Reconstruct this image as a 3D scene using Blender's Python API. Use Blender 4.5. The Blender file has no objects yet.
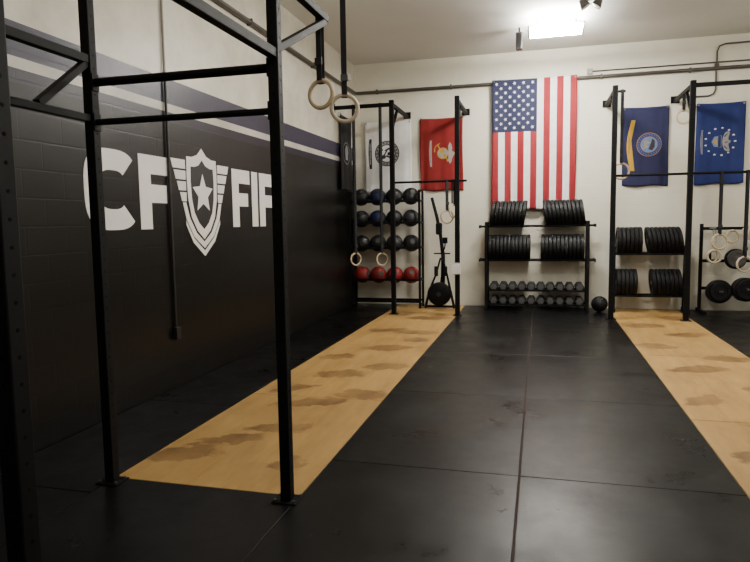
import bpy, bmesh, math, random
from mathutils import Vector, Matrix
random.seed(4)
SC = bpy.context.scene
COL = SC.collection
PI = math.pi

# ------------------------------------------------------------------ materials
def new_mat(name):
    m = bpy.data.materials.new(name); m.use_nodes = True
    nt = m.node_tree
    return m, nt, nt.nodes['Principled BSDF']

def setc(sock, c): sock.default_value = (c[0], c[1], c[2], 1)

def mat(name, c, rough=.5, metal=0., var=.18, scale=7., bump=0., emit=0., spec=.5):
    m, nt, b = new_mat(name)
    tc = nt.nodes.new('ShaderNodeTexCoord'); no = nt.nodes.new('ShaderNodeTexNoise')
    no.inputs['Scale'].default_value = scale; no.inputs['Detail'].default_value = 4
    nt.links.new(tc.outputs['Object'], no.inputs['Vector'])
    mx = nt.nodes.new('ShaderNodeMix'); mx.data_type = 'RGBA'
    setc(mx.inputs[6], [max(0, v*(1-var)) for v in c]); setc(mx.inputs[7], [min(1, v*(1+var)) for v in c])
    nt.links.new(no.outputs['Fac'], mx.inputs[0]); nt.links.new(mx.outputs[2], b.inputs['Base Color'])
    b.inputs['Roughness'].default_value = rough; b.inputs['Metallic'].default_value = metal
    b.inputs['Specular IOR Level'].default_value = spec
    if bump:
        bp = nt.nodes.new('ShaderNodeBump'); bp.inputs['Strength'].default_value = bump; bp.inputs['Distance'].default_value = .01
        n2 = nt.nodes.new('ShaderNodeTexNoise'); n2.inputs['Scale'].default_value = scale*12
        nt.links.new(tc.outputs['Object'], n2.inputs['Vector'])
        nt.links.new(n2.outputs['Fac'], bp.inputs['Height']); nt.links.new(bp.outputs['Normal'], b.inputs['Normal'])
    if emit:
        setc(b.inputs['Emission Color'], c); b.inputs['Emission Strength'].default_value = emit
    return m

def block_bump(nt, b, axes, strength=.35, w=.4, h=.2):
    geo = nt.nodes.new('ShaderNodeNewGeometry'); sp = nt.nodes.new('ShaderNodeSeparateXYZ'); cb = nt.nodes.new('ShaderNodeCombineXYZ')
    nt.links.new(geo.outputs['Position'], sp.inputs[0])
    nt.links.new(sp.outputs[axes[0]], cb.inputs[0]); nt.links.new(sp.outputs[axes[1]], cb.inputs[1])
    br = nt.nodes.new('ShaderNodeTexBrick'); br.inputs['Scale'].default_value = 1
    br.inputs['Brick Width'].default_value = w; br.inputs['Row Height'].default_value = h
    br.inputs['Mortar Size'].default_value = .008; br.inputs['Mortar Smooth'].default_value = .8
    setc(br.inputs['Color1'], (1,1,1)); setc(br.inputs['Color2'], (.97,.97,.97)); setc(br.inputs['Mortar'], (0,0,0))
    nt.links.new(cb.outputs[0], br.inputs['Vector'])
    no = nt.nodes.new('ShaderNodeTexNoise'); no.inputs['Scale'].default_value = 35; nt.links.new(cb.outputs[0], no.inputs['Vector'])
    ad = nt.nodes.new('ShaderNodeMath'); ad.operation = 'MULTIPLY_ADD'; ad.inputs[1].default_value = .25
    nt.links.new(no.outputs['Fac'], ad.inputs[0]); nt.links.new(br.outputs['Color'], ad.inputs[2])
    bp = nt.nodes.new('ShaderNodeBump'); bp.inputs['Strength'].default_value = strength; bp.inputs['Distance'].default_value = .006
    nt.links.new(ad.outputs[0], bp.inputs['Height']); nt.links.new(bp.outputs['Normal'], b.inputs['Normal'])
    return sp, cb

def smudge(nt, vec, scale, lo, hi, c_lo, c_hi, detail=5, rough=.5):
    no = nt.nodes.new('ShaderNodeTexNoise'); no.inputs['Scale'].default_value = scale; no.inputs['Detail'].default_value = detail
    no.inputs['Roughness'].default_value = rough
    nt.links.new(vec, no.inputs['Vector'])
    cr = nt.nodes.new('ShaderNodeValToRGB'); cr.color_ramp.elements[0].position = lo; cr.color_ramp.elements[1].position = hi
    cr.color_ramp.elements[0].color = (*c_lo, 1); cr.color_ramp.elements[1].color = (*c_hi, 1)
    nt.links.new(no.outputs['Fac'], cr.inputs['Fac'])
    return cr.outputs['Color']

def mat_left_wall():
    m, nt, b = new_mat('painted_block_left')
    sp, cb = block_bump(nt, b, ('Y', 'Z'), .12)
    dv = nt.nodes.new('ShaderNodeMath'); dv.operation = 'DIVIDE'; dv.inputs[1].default_value = 5
    nt.links.new(sp.outputs['Z'], dv.inputs[0])
    cr = nt.nodes.new('ShaderNodeValToRGB'); cr.color_ramp.interpolation = 'CONSTANT'
    els = cr.color_ramp.elements
    stops = [(0, (.0055,.0052,.0052)), (2.56/5, (.019,.017,.034)), (2.67/5, (.62,.60,.55)), (2.75/5, (.036,.031,.068)), (2.97/5, (.80,.775,.68))]
    els[0].position = 0; els[0].color = (*stops[0][1], 1); els[1].position = stops[1][0]; els[1].color = (*stops[1][1], 1)
    for p, c in stops[2:]:
        e = els.new(p); e.color = (*c, 1)
    nt.links.new(dv.outputs[0], cr.inputs['Fac'])
    s = smudge(nt, cb.outputs[0], 1.6, .35, .7, (.76,.745,.71), (1.06,1.05,1.04), 8, .65)
    mx = nt.nodes.new('ShaderNodeMix'); mx.data_type = 'RGBA'; mx.blend_type = 'MULTIPLY'; mx.inputs[0].default_value = 1
    nt.links.new(cr.outputs['Color'], mx.inputs[6]); nt.links.new(s, mx.inputs[7])
    nt.links.new(mx.outputs[2], b.inputs['Base Color'])
    b.inputs['Roughness'].default_value = .35; b.inputs['Specular IOR Level'].default_value = .28
    return m

def mat_wall(name, axes, c, strength=.3):
    m, nt, b = new_mat(name)
    sp, cb = block_bump(nt, b, axes, strength)
    s = smudge(nt, cb.outputs[0], .9, .3, .75, [v*f for v, f in zip(c, (.86,.845,.81))], c, 8, .65)
    nt.links.new(s, b.inputs['Base Color']); b.inputs['Roughness'].default_value = .55
    return m

# worn brown patches: centre x, y, half length, half width, turn
STAINS = [(-2.42,3.78,.26,.13,.5), (-2.20,4.10,.22,.10,.4), (-1.95,4.42,.24,.11,.25), (-1.62,3.75,.14,.10,.9), (-1.96,5.14,.30,.12,.35), (-1.58,5.47,.24,.17,.1), (-2.30,5.55,.20,.10,.8),
          (-2.02,6.18,.27,.15,.3), (-1.63,6.62,.25,.15,.2), (-2.32,7.0,.20,.13,.6), (-1.88,7.6,.34,.16,.15), (-1.6,8.2,.18,.14,.5), (-1.74,8.75,.32,.18,.1), (-2.15,8.9,.28,.16,.4), (-1.75,10.1,.34,.2,.2), (-2.3,10.5,.25,.2,.6), (-1.6,11.1,.2,.2,0),
          (1.50,9.9,.28,.2,.2), (1.95,9.2,.28,.17,.5), (1.42,8.3,.2,.17,.3), (2.02,7.7,.24,.16,.1), (1.6,7.1,.30,.14,.4), (2.05,6.35,.22,.16,.2), (1.42,5.9,.2,.13,.7), (1.80,5.3,.28,.12,.3), (1.42,4.55,.18,.12,.4), (2.1,4.7,.2,.12,.6), (1.7,4.0,.24,.10,.3), (2.1,10.7,.25,.2,.1)]
def mat_ply():
    m, nt, b = new_mat('worn_plywood')
    L = nt.links.new
    geo = nt.nodes.new('ShaderNodeNewGeometry'); oi = nt.nodes.new('ShaderNodeObjectInfo')
    mp = nt.nodes.new('ShaderNodeMapping'); mp.inputs['Scale'].default_value = (3.2, .5, 1); mp.inputs['Rotation'].default_value = (0,0,.06)
    L(geo.outputs['Position'], mp.inputs['Vector'])
    g = smudge(nt, mp.outputs[0], 2.6, .28, .75, (.335,.19,.056), (.50,.315,.112), 9, .75)
    bk = nt.nodes.new('ShaderNodeTexBrick'); bk.inputs['Scale'].default_value = 1; bk.inputs['Brick Width'].default_value = .62; bk.inputs['Row Height'].default_value = .21
    bk.inputs['Mortar Size'].default_value = 0; setc(bk.inputs['Color1'], (.80,.77,.72)); setc(bk.inputs['Color2'], (1.06,1.05,1.03)); bk.inputs['Bias'].default_value = .15
    mb = nt.nodes.new('ShaderNodeMapping'); mb.inputs['Rotation'].default_value = (0,0,1.5708); L(geo.outputs['Position'], mb.inputs['Vector'])
    L(mb.outputs[0], bk.inputs['Vector'])
    gm = nt.nodes.new('ShaderNodeMix'); gm.data_type = 'RGBA'; gm.blend_type = 'MULTIPLY'; gm.inputs[0].default_value = .40
    L(g, gm.inputs[6]); L(bk.outputs['Color'], gm.inputs[7])
    # ragged worn patches: warped position, distance to each patch
    nz = nt.nodes.new('ShaderNodeTexNoise'); nz.inputs['Scale'].default_value = 5.5; nz.inputs['Detail'].default_value = 6; nz.inputs['Roughness'].default_value = .6; L(geo.outputs['Position'], nz.inputs['Vector'])
    ns = nt.nodes.new('ShaderNodeVectorMath'); ns.operation = 'SUBTRACT'; ns.inputs[1].default_value = (.5,.5,.5); L(nz.outputs['Color'], ns.inputs[0])
    nk = nt.nodes.new('ShaderNodeVectorMath'); nk.operation = 'MULTIPLY'; nk.inputs[1].default_value = (.42,.36,0); L(ns.outputs[0], nk.inputs[0])
    wp = nt.nodes.new('ShaderNodeVectorMath'); wp.operation = 'ADD'; L(geo.outputs['Position'], wp.inputs[0]); L(nk.outputs[0], wp.inputs[1])
    cur = None
    for x, y, hl, hw, rot in STAINS:
        q = nt.nodes.new('ShaderNodeMapping'); q.vector_type = 'TEXTURE'
        q.inputs['Location'].default_value = (x, y, 0); q.inputs['Rotation'].default_value = (0,0,rot); q.inputs['Scale'].default_value = (hl*1.15, hw*1.15, 1)
        L(wp.outputs[0], q.inputs['Vector'])
        ln = nt.nodes.new('ShaderNodeVectorMath'); ln.operation = 'LENGTH'; L(q.outputs[0], ln.inputs[0])
        if cur is None: cur = ln.outputs['Value']
        else:
            mn = nt.nodes.new('ShaderNodeMath'); mn.operation = 'MINIMUM'; L(cur, mn.inputs[0]); L(ln.outputs['Value'], mn.inputs[1]); cur = mn.outputs[0]
    rg = nt.nodes.new('ShaderNodeMapRange'); rg.inputs[1].default_value = .82; rg.inputs[2].default_value = 1.06; rg.inputs[3].default_value = 1; rg.inputs[4].default_value = 0
    L(cur, rg.inputs[0])
    br = smudge(nt, geo.outputs['Position'], 2.4, .34, .62, (.42,.42,.42), (.86,.86,.86), 8, .65)
    ms = nt.nodes.new('ShaderNodeMath'); ms.operation = 'MULTIPLY'; L(rg.outputs[0], ms.inputs[0]); L(br, ms.inputs[1])
    s3 = smudge(nt, geo.outputs['Position'], 1.3, .46, .74, (0,0,0), (.30,.30,.30), 6, .6)
    mm = nt.nodes.new('ShaderNodeMath'); mm.operation = 'MAXIMUM'; L(ms.outputs[0], mm.inputs[0]); L(s3, mm.inputs[1])
    st = smudge(nt, mp.outputs[0], 3.0, .3, .75, (.10,.046,.016), (.20,.105,.038))
    mx = nt.nodes.new('ShaderNodeMix'); mx.data_type = 'RGBA'
    L(mm.outputs[0], mx.inputs[0]); L(gm.outputs[2], mx.inputs[6]); L(st, mx.inputs[7])
    mr = nt.nodes.new('ShaderNodeMapRange'); mr.inputs[3].default_value = .88; mr.inputs[4].default_value = 1.08; L(oi.outputs['Random'], mr.inputs[0])
    vm = nt.nodes.new('ShaderNodeVectorMath'); vm.operation = 'SCALE'; L(mx.outputs[2], vm.inputs[0]); L(mr.outputs[0], vm.inputs['Scale'])
    L(vm.outputs[0], b.inputs['Base Color']); b.inputs['Roughness'].default_value = .5; b.inputs['Specular IOR Level'].default_value = .3
    return m

def mat_rubber():
    m, nt, b = new_mat('black_rubber_mat')
    geo = nt.nodes.new('ShaderNodeNewGeometry')
    s = smudge(nt, geo.outputs['Position'], 1.1, .44, .8, (.0022,.0022,.0024), (.0085,.0083,.0085), 9, .68)
    nt.links.new(s, b.inputs['Base Color'])
    r = smudge(nt, geo.outputs['Position'], 1.6, .34, .66, (.25,.25,.25), (.48,.48,.48), 9, .7)
    nt.links.new(r, b.inputs['Roughness']); b.inputs['Specular IOR Level'].default_value = .19
    no = nt.nodes.new('ShaderNodeTexNoise'); no.inputs['Scale'].default_value = 160
    nt.links.new(geo.outputs['Position'], no.inputs['Vector'])
    bp = nt.nodes.new('ShaderNodeBump'); bp.inputs['Strength'].default_value = .2; bp.inputs['Distance'].default_value = .003
    nt.links.new(no.outputs['Fac'], bp.inputs['Height']); nt.links.new(bp.outputs['Normal'], b.inputs['Normal'])
    return m

M = dict(
    left=mat_left_wall(), back=mat_wall('painted_block_back', ('X','Z'), (.79,.76,.65), .26), side=mat_wall('painted_block_side', ('Y','Z'), (.74,.72,.66)),
    ceil=mat('ceiling_paint', (.78,.77,.72), .8, var=.05, scale=1.5), slab=mat('dusty_concrete', (.050,.024,.019), .9, scale=3),
    ply=mat_ply(), rubber=mat_rubber(),
    steel=mat('black_powder_coat', (.0045,.0045,.005), .6, var=.3, spec=.14), hole=mat('hole_dark', (.001,.001,.001), .9, spec=.1),
    bolt=mat('zinc_bolt', (.2,.2,.2), .35, .9), chrome=mat('grey_steel', (.35,.35,.35), .3, .9),
    wood=mat('ring_birch', (.58,.45,.29), .5, scale=20), paleplastic=mat('ring_pale', (.56,.47,.34), .5),
    strap=mat('black_webbing', (.008,.008,.010), .8, scale=60), gstrap=mat('grey_webbing', (.16,.16,.17), .8, scale=60),
    white=mat('white_paint', (.84,.82,.79), .55, var=.06), black=mat('black_wall_paint', (.0055,.0052,.0052), .45),
    pipe=mat('dull_pipe', (.075,.066,.056), .45, .3), dpipe=mat('black_painted_pipe', (.012,.011,.011), .5), lpipe=mat('grey_painted_pipe', (.30,.285,.25), .5),
    plate=mat('bumper_rubber', (.0045,.0045,.005), .55, bump=.1, spec=.25), hexa=mat('dumbbell_grey', (.035,.035,.037), .35, .5), hexend=mat('dumbbell_end', (.12,.12,.123), .38, .6), gplate=mat('grey_iron_plate', (.10,.095,.09), .45, .3),
    ballk=mat('ball_black', (.008,.008,.010), .5, spec=.4), ballb=mat('ball_navy', (.012,.018,.075), .5, spec=.4), ballg=mat('ball_charcoal', (.022,.022,.026), .5, spec=.4),
    ballr=mat('ball_red', (.22,.010,.010), .5, spec=.4), seam=mat('ball_seam', (.035,.035,.035), .6),
    tube=mat('lit_tube', (1,.95,.87), .4, var=0, emit=26), tubeb=mat('bright_lit_tube', (1,.97,.90), .4, var=0, emit=310), house=mat('fixture_white', (.75,.74,.7), .4),
    brown=mat('brown_casing', (.020,.010,.008), .5), lens=mat('frosted_lens', (.7,.7,.66), .3),
    fr=mat('flag_red', (.26,.009,.015), .8), fw=mat('flag_white', (.80,.79,.78), .8), fb=mat('flag_blue', (.009,.012,.048), .8),
    fm=mat('flag_scarlet', (.21,.007,.007), .8), fn=mat('flag_navy', (.007,.009,.050), .8), fa=mat('flag_royal', (.006,.017,.115), .8),
    fk=mat('flag_black', (.007,.007,.008), .85), gold=mat('emblem_gold', (.46,.26,.015), .7), grey=mat('emblem_grey', (.22,.22,.24), .7),
    lblue=mat('emblem_sky', (.12,.20,.38), .7), eblue=mat('emblem_blue', (.02,.035,.16), .7), dim=mat('emblem_dark', (.022,.022,.026), .8), pale=mat('emblem_pale', (.30,.29,.28), .8),
)

# ------------------------------------------------------------------ mesh building
class MB:
    def __init__(s, root=None):
        s.bm = bmesh.new(); s.root = root; s.mi = 0
    def _mark(s, faces):
        for f in faces: f.material_index = s.mi
    def box(s, c, size, rot=None, bevel=0.):
        mtx = Matrix.Translation(Vector(c)) @ (rot.to_4x4() if rot else Matrix.Identity(4)) @ Matrix.Diagonal((*size, 1))
        r = bmesh.ops.create_cube(s.bm, size=1, matrix=mtx)
        fs = set(f for v in r['verts'] for f in v.link_faces)
        s._mark(fs)
        if bevel:
            es = list(set(e for v in r['verts'] for e in v.link_edges))
            rb = bmesh.ops.bevel(s.bm, geom=es, offset=bevel, segments=2, affect='EDGES', profile=.5)
            s._mark(rb['faces'])
        return s
    def beam(s, p0, p1, w, h=None, up=(0,0,1), bevel=.004):
        p0, p1 = Vector(p0), Vector(p1); d = p1-p0; L = d.length; d.normalize()
        u = Vector(up)
        if abs(d.dot(u)) > .98: u = Vector((0,1,0))
        x = d.cross(u).normalized(); z = x.cross(d).normalized()
        R = Matrix((x, d, z)).transposed()
        return s.box((p0+p1)/2, (w, L, h or w), R, bevel)
    def sweep(s, pts, r, seg=10, closed=False):
        pts = [Vector(p) for p in pts]; n = len(pts); rings = []
        nrm = None
        for i, p in enumerate(pts):
            if closed: t = pts[(i+1) % n]-pts[i-1]
            else: t = pts[min(i+1, n-1)]-pts[max(i-1, 0)]
            t.normalize()
            if nrm is None:
                a = Vector((0,0,1)) if abs(t.z) < .9 else Vector((1,0,0))
                nrm = (a - t*a.dot(t)).normalized()
            else:
                nrm = (nrm - t*nrm.dot(t)).normalized()
            b = t.cross(nrm)
            rr = r[i] if isinstance(r, (list, tuple)) else r
            rings.append([s.bm.verts.new(p + rr*(math.cos(2*PI*k/seg)*nrm + math.sin(2*PI*k/seg)*b)) for k in range(seg)])
        fs = []
        for i in range(n if closed else n-1):
            A, B = rings[i], rings[(i+1) % n]
            for k in range(seg):
                fs.append(s.bm.faces.new((A[k], A[(k+1) % seg], B[(k+1) % seg], B[k])))
        if not closed:
            fs.append(s.bm.faces.new(rings[0][::-1])); fs.append(s.bm.faces.new(rings[-1]))
        s._mark(fs); return s
    def cyl(s, p0, p1, r, seg=14): return s.sweep([p0, p1], r, seg)
    def torus(s, c, R, r, axis='Y', seg=40, sub=12):
        c = Vector(c); pts = []
        for k in range(seg):
            a = 2*PI*k/seg; x, y = R*math.cos(a), R*math.sin(a)
            pts.append(c + (Vector((x,0,y)) if axis == 'Y' else Vector((x,y,0)) if axis == 'Z' else Vector((0,x,y))))
        return s.sweep(pts, r, sub, True)
    def lathe(s, prof, mtx=None, seg=28, closed=False):
        mtx = mtx or Matrix.Identity(4); rings = []
        for r, z in prof:
            if r < 1e-6: rings.append([s.bm.verts.new(mtx @ Vector((0,0,z)))])
            else: rings.append([s.bm.verts.new(mtx @ Vector((r*math.cos(2*PI*k/seg), r*math.sin(2*PI*k/seg), z))) for k in range(seg)])
        fs = []; n = len(rings)
        for i in range(n if closed else n-1):
            A, B = rings[i], rings[(i+1) % n]
            for k in range(seg):
                k2 = (k+1) % seg
                if len(A) == 1 and len(B) == 1: continue
                if len(A) == 1: fs.append(s.bm.faces.new((A[0], B[k2], B[k])))
                elif len(B) == 1: fs.append(s.bm.faces.new((A[k], A[k2], B[0])))
                else: fs.append(s.bm.faces.new((A[k], A[k2], B[k2], B[k])))
        s._mark(fs); return s
    def prism(s, poly, z0, z1, mtx):
        a = [s.bm.verts.new(mtx @ Vector((x, y, z0))) for x, y in poly]
        b = [s.bm.verts.new(mtx @ Vector((x, y, z1))) for x, y in poly]
        n = len(poly); fs = [s.bm.faces.new(b), s.bm.faces.new(a[::-1])]
        for i in range(n):
            fs.append(s.bm.faces.new((a[i], a[(i+1) % n], b[(i+1) % n], b[i])))
        s._mark(fs); return s
    def build(s, name, m, parent=None, loc=None, smooth=False):
        bm = s.bm
        off = Vector(loc) if loc is not None else (s.root.location.copy() if s.root else Vector())
        if off.length: bmesh.ops.translate(bm, verts=bm.verts, vec=-off)
        bmesh.ops.recalc_face_normals(bm, faces=bm.faces)
        me = bpy.data.meshes.new(name)
        if smooth:
            for f in bm.faces: f.smooth = True
        bm.to_mesh(me); bm.free()
        for q in (m if isinstance(m, (list, tuple)) else [m]): me.materials.append(q)
        if smooth: me.set_sharp_from_angle(angle=math.radians(38))
        o = bpy.data.objects.new(name, me); COL.objects.link(o)
        if parent: o.parent = parent
        if loc is not None: o.location = loc
        return o

def tag(o, label, cat, group=None):
    o['label'] = label; o['category'] = cat
    if group: o['group'] = group
    return o
def thing(name, label, cat, loc=(0,0,0), group=None, rz=0):
    o = bpy.data.objects.new(name, None); COL.objects.link(o); o.location = loc; o.rotation_euler = (0,0,rz)
    o.empty_display_size = .1
    return tag(o, label, cat, group)
def struct(o): o['kind'] = 'structure'; return o
def dup(root, loc, rot=(0,0,0), label=None, group=None):
    r = root.copy(); COL.objects.link(r); r.location = loc; r.rotation_euler = rot
    if label: r['label'] = label
    if group: r['group'] = group
    for ch in list(root.children):
        c = ch.copy(); COL.objects.link(c); c.parent = r
        for g in list(ch.children):
            d = g.copy(); COL.objects.link(d); d.parent = c
    return r
ORD = ['first','second','third','fourth','fifth','sixth','seventh','eighth','ninth','tenth','eleventh','twelfth']

# ------------------------------------------------------------------ setting
LX, BY, H = -3.46, 11.75, 4.57
RX, FY = 6.0, -3.0
struct(MB().box(((LX+RX)/2, (FY+BY)/2, -.115), (RX-LX+.4, BY-FY+.4, .2)).build('floor', M['slab']))
struct(MB().box(((LX+RX)/2, (FY+BY)/2, H+.1), (RX-LX+.4, BY-FY+.4, .2)).build('ceiling', M['ceil']))
struct(MB().box((LX-.1, (FY+BY)/2, H/2), (.2, BY-FY, H+.03)).build('wall_left', M['left']))
struct(MB().box(((LX+RX)/2, BY+.1, H/2), (RX-LX+.4, .2, H+.03)).build('wall_back', M['back']))
struct(MB().box((RX+.1, (FY+BY)/2, H/2), (.2, BY-FY, H+.03)).build('wall_right', M['side']))
struct(MB().box(((LX+RX)/2, FY-.1, H/2), (RX-LX+.4, .2, H+.03)).build('wall_front', M['side']))

TH = .015
def slab(name, x0, x1, y0, y1, m, label, cat, group, g=.0035):
    o = MB().box(((x0+x1)/2, (y0+y1)/2, -TH/2), (x1-x0-2*g, y1-y0-2*g, TH), None, .003).build(name, m, loc=((x0+x1)/2, (y0+y1)/2, -TH))
    return tag(o, label, cat, group)
XA, XB, XC, XD, XE, XF, XG = LX+.005, -2.61, -1.35, -.11, 1.17, 2.31, 3.55
ye = [11.745, 9.33, 7.5, 5.67, 3.88, 2.02, .19]
for nm, x0, x1 in (('left column of the centre aisle', XC, XD-.002), ('right column of the centre aisle', XD+.002, XE), ('right of the right plywood lane', XF, XG)):
    for k in range(6):
        slab('rubber_mat', x0, x1, ye[k+1], ye[k], M['rubber'], 'black rubber mat, %s, %s from the back wall' % (nm, ORD[k]), 'floor mat', 'black rubber floor mats')
yl = [11.745, 10.4, 8.57, 6.74, 4.9, 3.07, 1.24]
for k in range(6):
    slab('rubber_mat', XA, XB, yl[k+1], yl[k], M['rubber'], 'black rubber mat along the lettered black wall, %s from the back wall' % ORD[k], 'floor mat', 'black rubber floor mats')
for x0, x1, nm in ((XB, XC+.003, 'left'), (XE, XF, 'right')):
    yy = [3.3, 1.75, .19]
    for k in range(2):
        slab('rubber_mat', x0, x1, yy[k+1], yy[k], M['rubber'], 'black rubber mat before the %s plywood lane, %s from its near end' % (nm, ORD[k]), 'floor mat', 'black rubber floor mats')
    yp = [11.745, 10.2, 7.75, 5.3, 3.3]
    for k in range(4):
        slab('plywood_sheet', x0, min(x1, XC) if nm == 'left' else x1, yp[k+1], yp[k], M['ply'], 'stained tan plywood sheet in the %s lifting lane, %s from the back wall' % (nm, ORD[k]), 'plywood sheet', 'plywood lifting lane sheets', .0025)

# ------------------------------------------------------------------ wall logo
WM = Matrix(((0,0,1,LX),(1,0,0,0),(0,1,0,0),(0,0,0,1)))     # (s, t, out) -> wall
logo = thing('wall_logo', 'large white painted gym lettering with winged star shield on the black left wall', 'wall sign', (LX, 6.0, 1.26))
def rect(x0, y0, x1, y1): return [(x0,y0),(x1,y0),(x1,y1),(x0,y1)]
def F_poly(s0, w, b, h, st): return [(s0,b),(s0+st,b),(s0+st,b+h*.36),(s0+w*.88,b+h*.36),(s0+w*.88,b+h*.36+st*.95),(s0+st,b+h*.36+st*.95),(s0+st,b+h-st*.98),(s0+w,b+h-st*.98),(s0+w,b+h),(s0,b+h)]
tb, th, stv = 1.56, .675, .175
def C_poly(s0, w, b, h, st):
    cx, cy = s0+w*.52, b+h/2; rx, ry = w*.53, h/2; o = []; i = []
    f = lambda v, p: math.copysign(abs(v)**p, v)
    for k in range(33):
        a = math.radians(44 + (316-44)*k/32)
        ca, sa = math.cos(a), math.sin(a)
        o.append((cx+rx*f(ca, .66), cy+ry*f(sa, .66))); i.append((cx+(rx-st)*f(ca, .66), cy+(ry-st)*f(sa, .66)))
    return o + i[::-1]
MB(logo).prism(C_poly(4.21, .65, tb, th, stv), 0, .003, WM).build('letter_c', M['white'], logo)
MB(logo).prism(F_poly(4.91, .48, tb, th, stv), 0, .003, WM).build('letter_f', M['white'], logo)
MB(logo).prism(F_poly(6.66, .455, tb, th, .165), 0, .003, WM).build('letter_f', M['white'], logo)
MB(logo).prism(rect(7.17, tb, 7.17+.165, tb+th), 0, .003, WM).build('letter_i', M['white'], logo)
MB(logo).prism(F_poly(7.39, .47, tb, th, .165), 0, .003, WM).build('letter_f', M['white'], logo)
SCX, SCY = 6.0, 1.84
def mirror(half): return [(SCX+x, SCY+y) for x, y in half]+[(SCX-x, SCY+y) for x, y in half[::-1] if x > 1e-6]
def sh(scale, dy=0.):
    half = [(0,.55),(.09,.475),(.20,.445),(.295,.445),(.305,.25),(.29,.02),(.235,-.17),(.13,-.31),(0,-.40)]
    return mirror([(x*scale, y*scale+dy) for x, y in half])
MB(logo).prism(sh(1.0), 0, .003, WM).build('shield_border', M['white'], logo)
MB(logo).prism(sh(.76, .01), .003, .0045, WM).build('shield_field', M['black'], logo)
def star(cx, cy, R, r=None, rot=0, n=5):
    r = r or R*.40; return [(cx+(R if k % 2 == 0 else r)*math.sin(rot+PI*k/n), cy+(R if k % 2 == 0 else r)*math.cos(rot+PI*k/n)) for k in range(2*n)]
MB(logo).prism(star(SCX, SCY+.075, .212, .10), .0045, .006, WM).build('star', M['white'], logo)
def vband(outer, inner): return [(SCX+x, SCY+y) for x, y in outer]+[(SCX-x, SCY+y) for x, y in outer[-2::-1]]+[(SCX-x, SCY+y) for x, y in inner]+[(SCX+x, SCY+y) for x, y in inner[-2::-1]]
MB(logo).prism(vband([(.39,-.02),(.335,-.19),(.20,-.37),(0,-.495)], [(.332,-.02),(.272,-.175),(.152,-.33),(0,-.427)]), 0, .003, WM).build('chevron', M['white'], logo)
MB(logo).prism(vband([(.345,-.245),(.22,-.43),(0,-.58)], [(.345,-.20),(.205,-.385),(0,-.522)]), 0, .003, WM).build('chevron', M['white'], logo)
for sg in (-1, 1):
    w = MB(logo)
    for k in range(4):
        y1 = .405-.108*k; x1 = .58-.048*k; x0 = .325-.002*k
        q = [(x0,y1-.090),(x1-.032,y1-.090),(x1,y1),(x0,y1)]
        w.prism([(SCX+sg*x, SCY+y) for x, y in q], 0, .003, WM)
    w.build('wing', M['white'], logo)

# ------------------------------------------------------------------ rigs
T = .076
def upright(root, x, y, h, T=.076, hr=.008):
    b = MB(root).box((x, y, h/2+.004), (T, T, h-.008), None, .005)
    b.mi = 1
    z = .12
    while z < h-.05:
        for (nx, ny) in ((0,-1),(1,0),(-1,0)):
            c = Vector((x+nx*T/2, y+ny*T/2, z)); d = Vector((nx, ny, 0))
            b.cyl(c-d*.002, c+d*.0006, hr, 8)
        z += .075
    u = b.build('upright', [M['steel'], M['hole']], root)
    MB(root).box((x, y, .004), (.15, .13, .008), None, .002).build('base_plate', M['steel'], u)
    for sx in (-1, 1):
        for sy in (-1, 1):
            MB(root).cyl((x+sx*.057, y+sy*.045, .008), (x+sx*.057, y+sy*.045, .02), .010, 6).build('anchor_bolt', M['bolt'], u)
    return u
def beam(root, p0, p1, w=.06, name='beam'): return MB(root).beam(p0, p1, w).build(name, M['steel'], root)
def bar(root, p0, p1, r=.019): return MB(root).cyl(p0, p1, r, 16).build('pull_up_bar', M['steel'], root, smooth=True)

FXL, FXR, FYF, FYN = -2.58, -1.400, 3.24, 1.375
TF = .062
rig = thing('pull_up_rig', 'tall black steel pull-up rig in the foreground by the lettered wall', 'pull-up rig', (-2.0, 2.3, 0))
for x, y in ((FXL, FYF), (FXR, FYF), (FXL, FYN), (FXR, FYN)): upright(rig, x, y, 3.66, TF, .006)
h2 = TF/2
bar(rig, (FXL+h2, FYF, 2.44), (FXR-h2, FYF, 2.44), .025)
bar(rig, (FXL+h2, FYF, 2.21), (FXR-h2, FYF, 2.21), .019)
beam(rig, (FXL, FYN+h2, 2.57), (FXL, FYF-h2, 2.57), .05); beam(rig, (FXL, FYN+h2, 2.23), (FXL, FYF-h2, 2.23), .042)
beam(rig, (FXL, FYF-h2, 2.55), (FXL, FYF-.42, 2.25), .042, 'brace')
beam(rig, (FXR, FYN+h2, 2.51), (FXR, FYF-h2, 2.51), .05)
beam(rig, (FXR, FYF+h2, 2.95), (FXR, FYF+.86, 2.95), .05)
beam(rig, (FXR, FYF+h2, 2.55), (FXR, FYF+.84, 2.93), .042, 'brace')
for y in (FYN, FYF): beam(rig, (FXL+h2, y, 3.6), (FXR-h2, y, 3.6))
beam(rig, (FXL, FYN+h2, 3.6), (FXL, FYF-h2, 3.6)); beam(rig, (FXR, FYN+h2, 3.6), (FXR, FYF-h2, 3.6))
beam(rig, (FXR, FYF+h2, 3.6), (FXR, FYF+1.6, 3.6))
for x in (FXL, FXR):
    for z in (2.44, 2.21): MB(rig).box((x+(h2+.004)*(1 if x == FXL else -1), FYF, z), (.008, .06, .10), None, .002).build('mounting_plate', M['steel'], rig)

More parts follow.
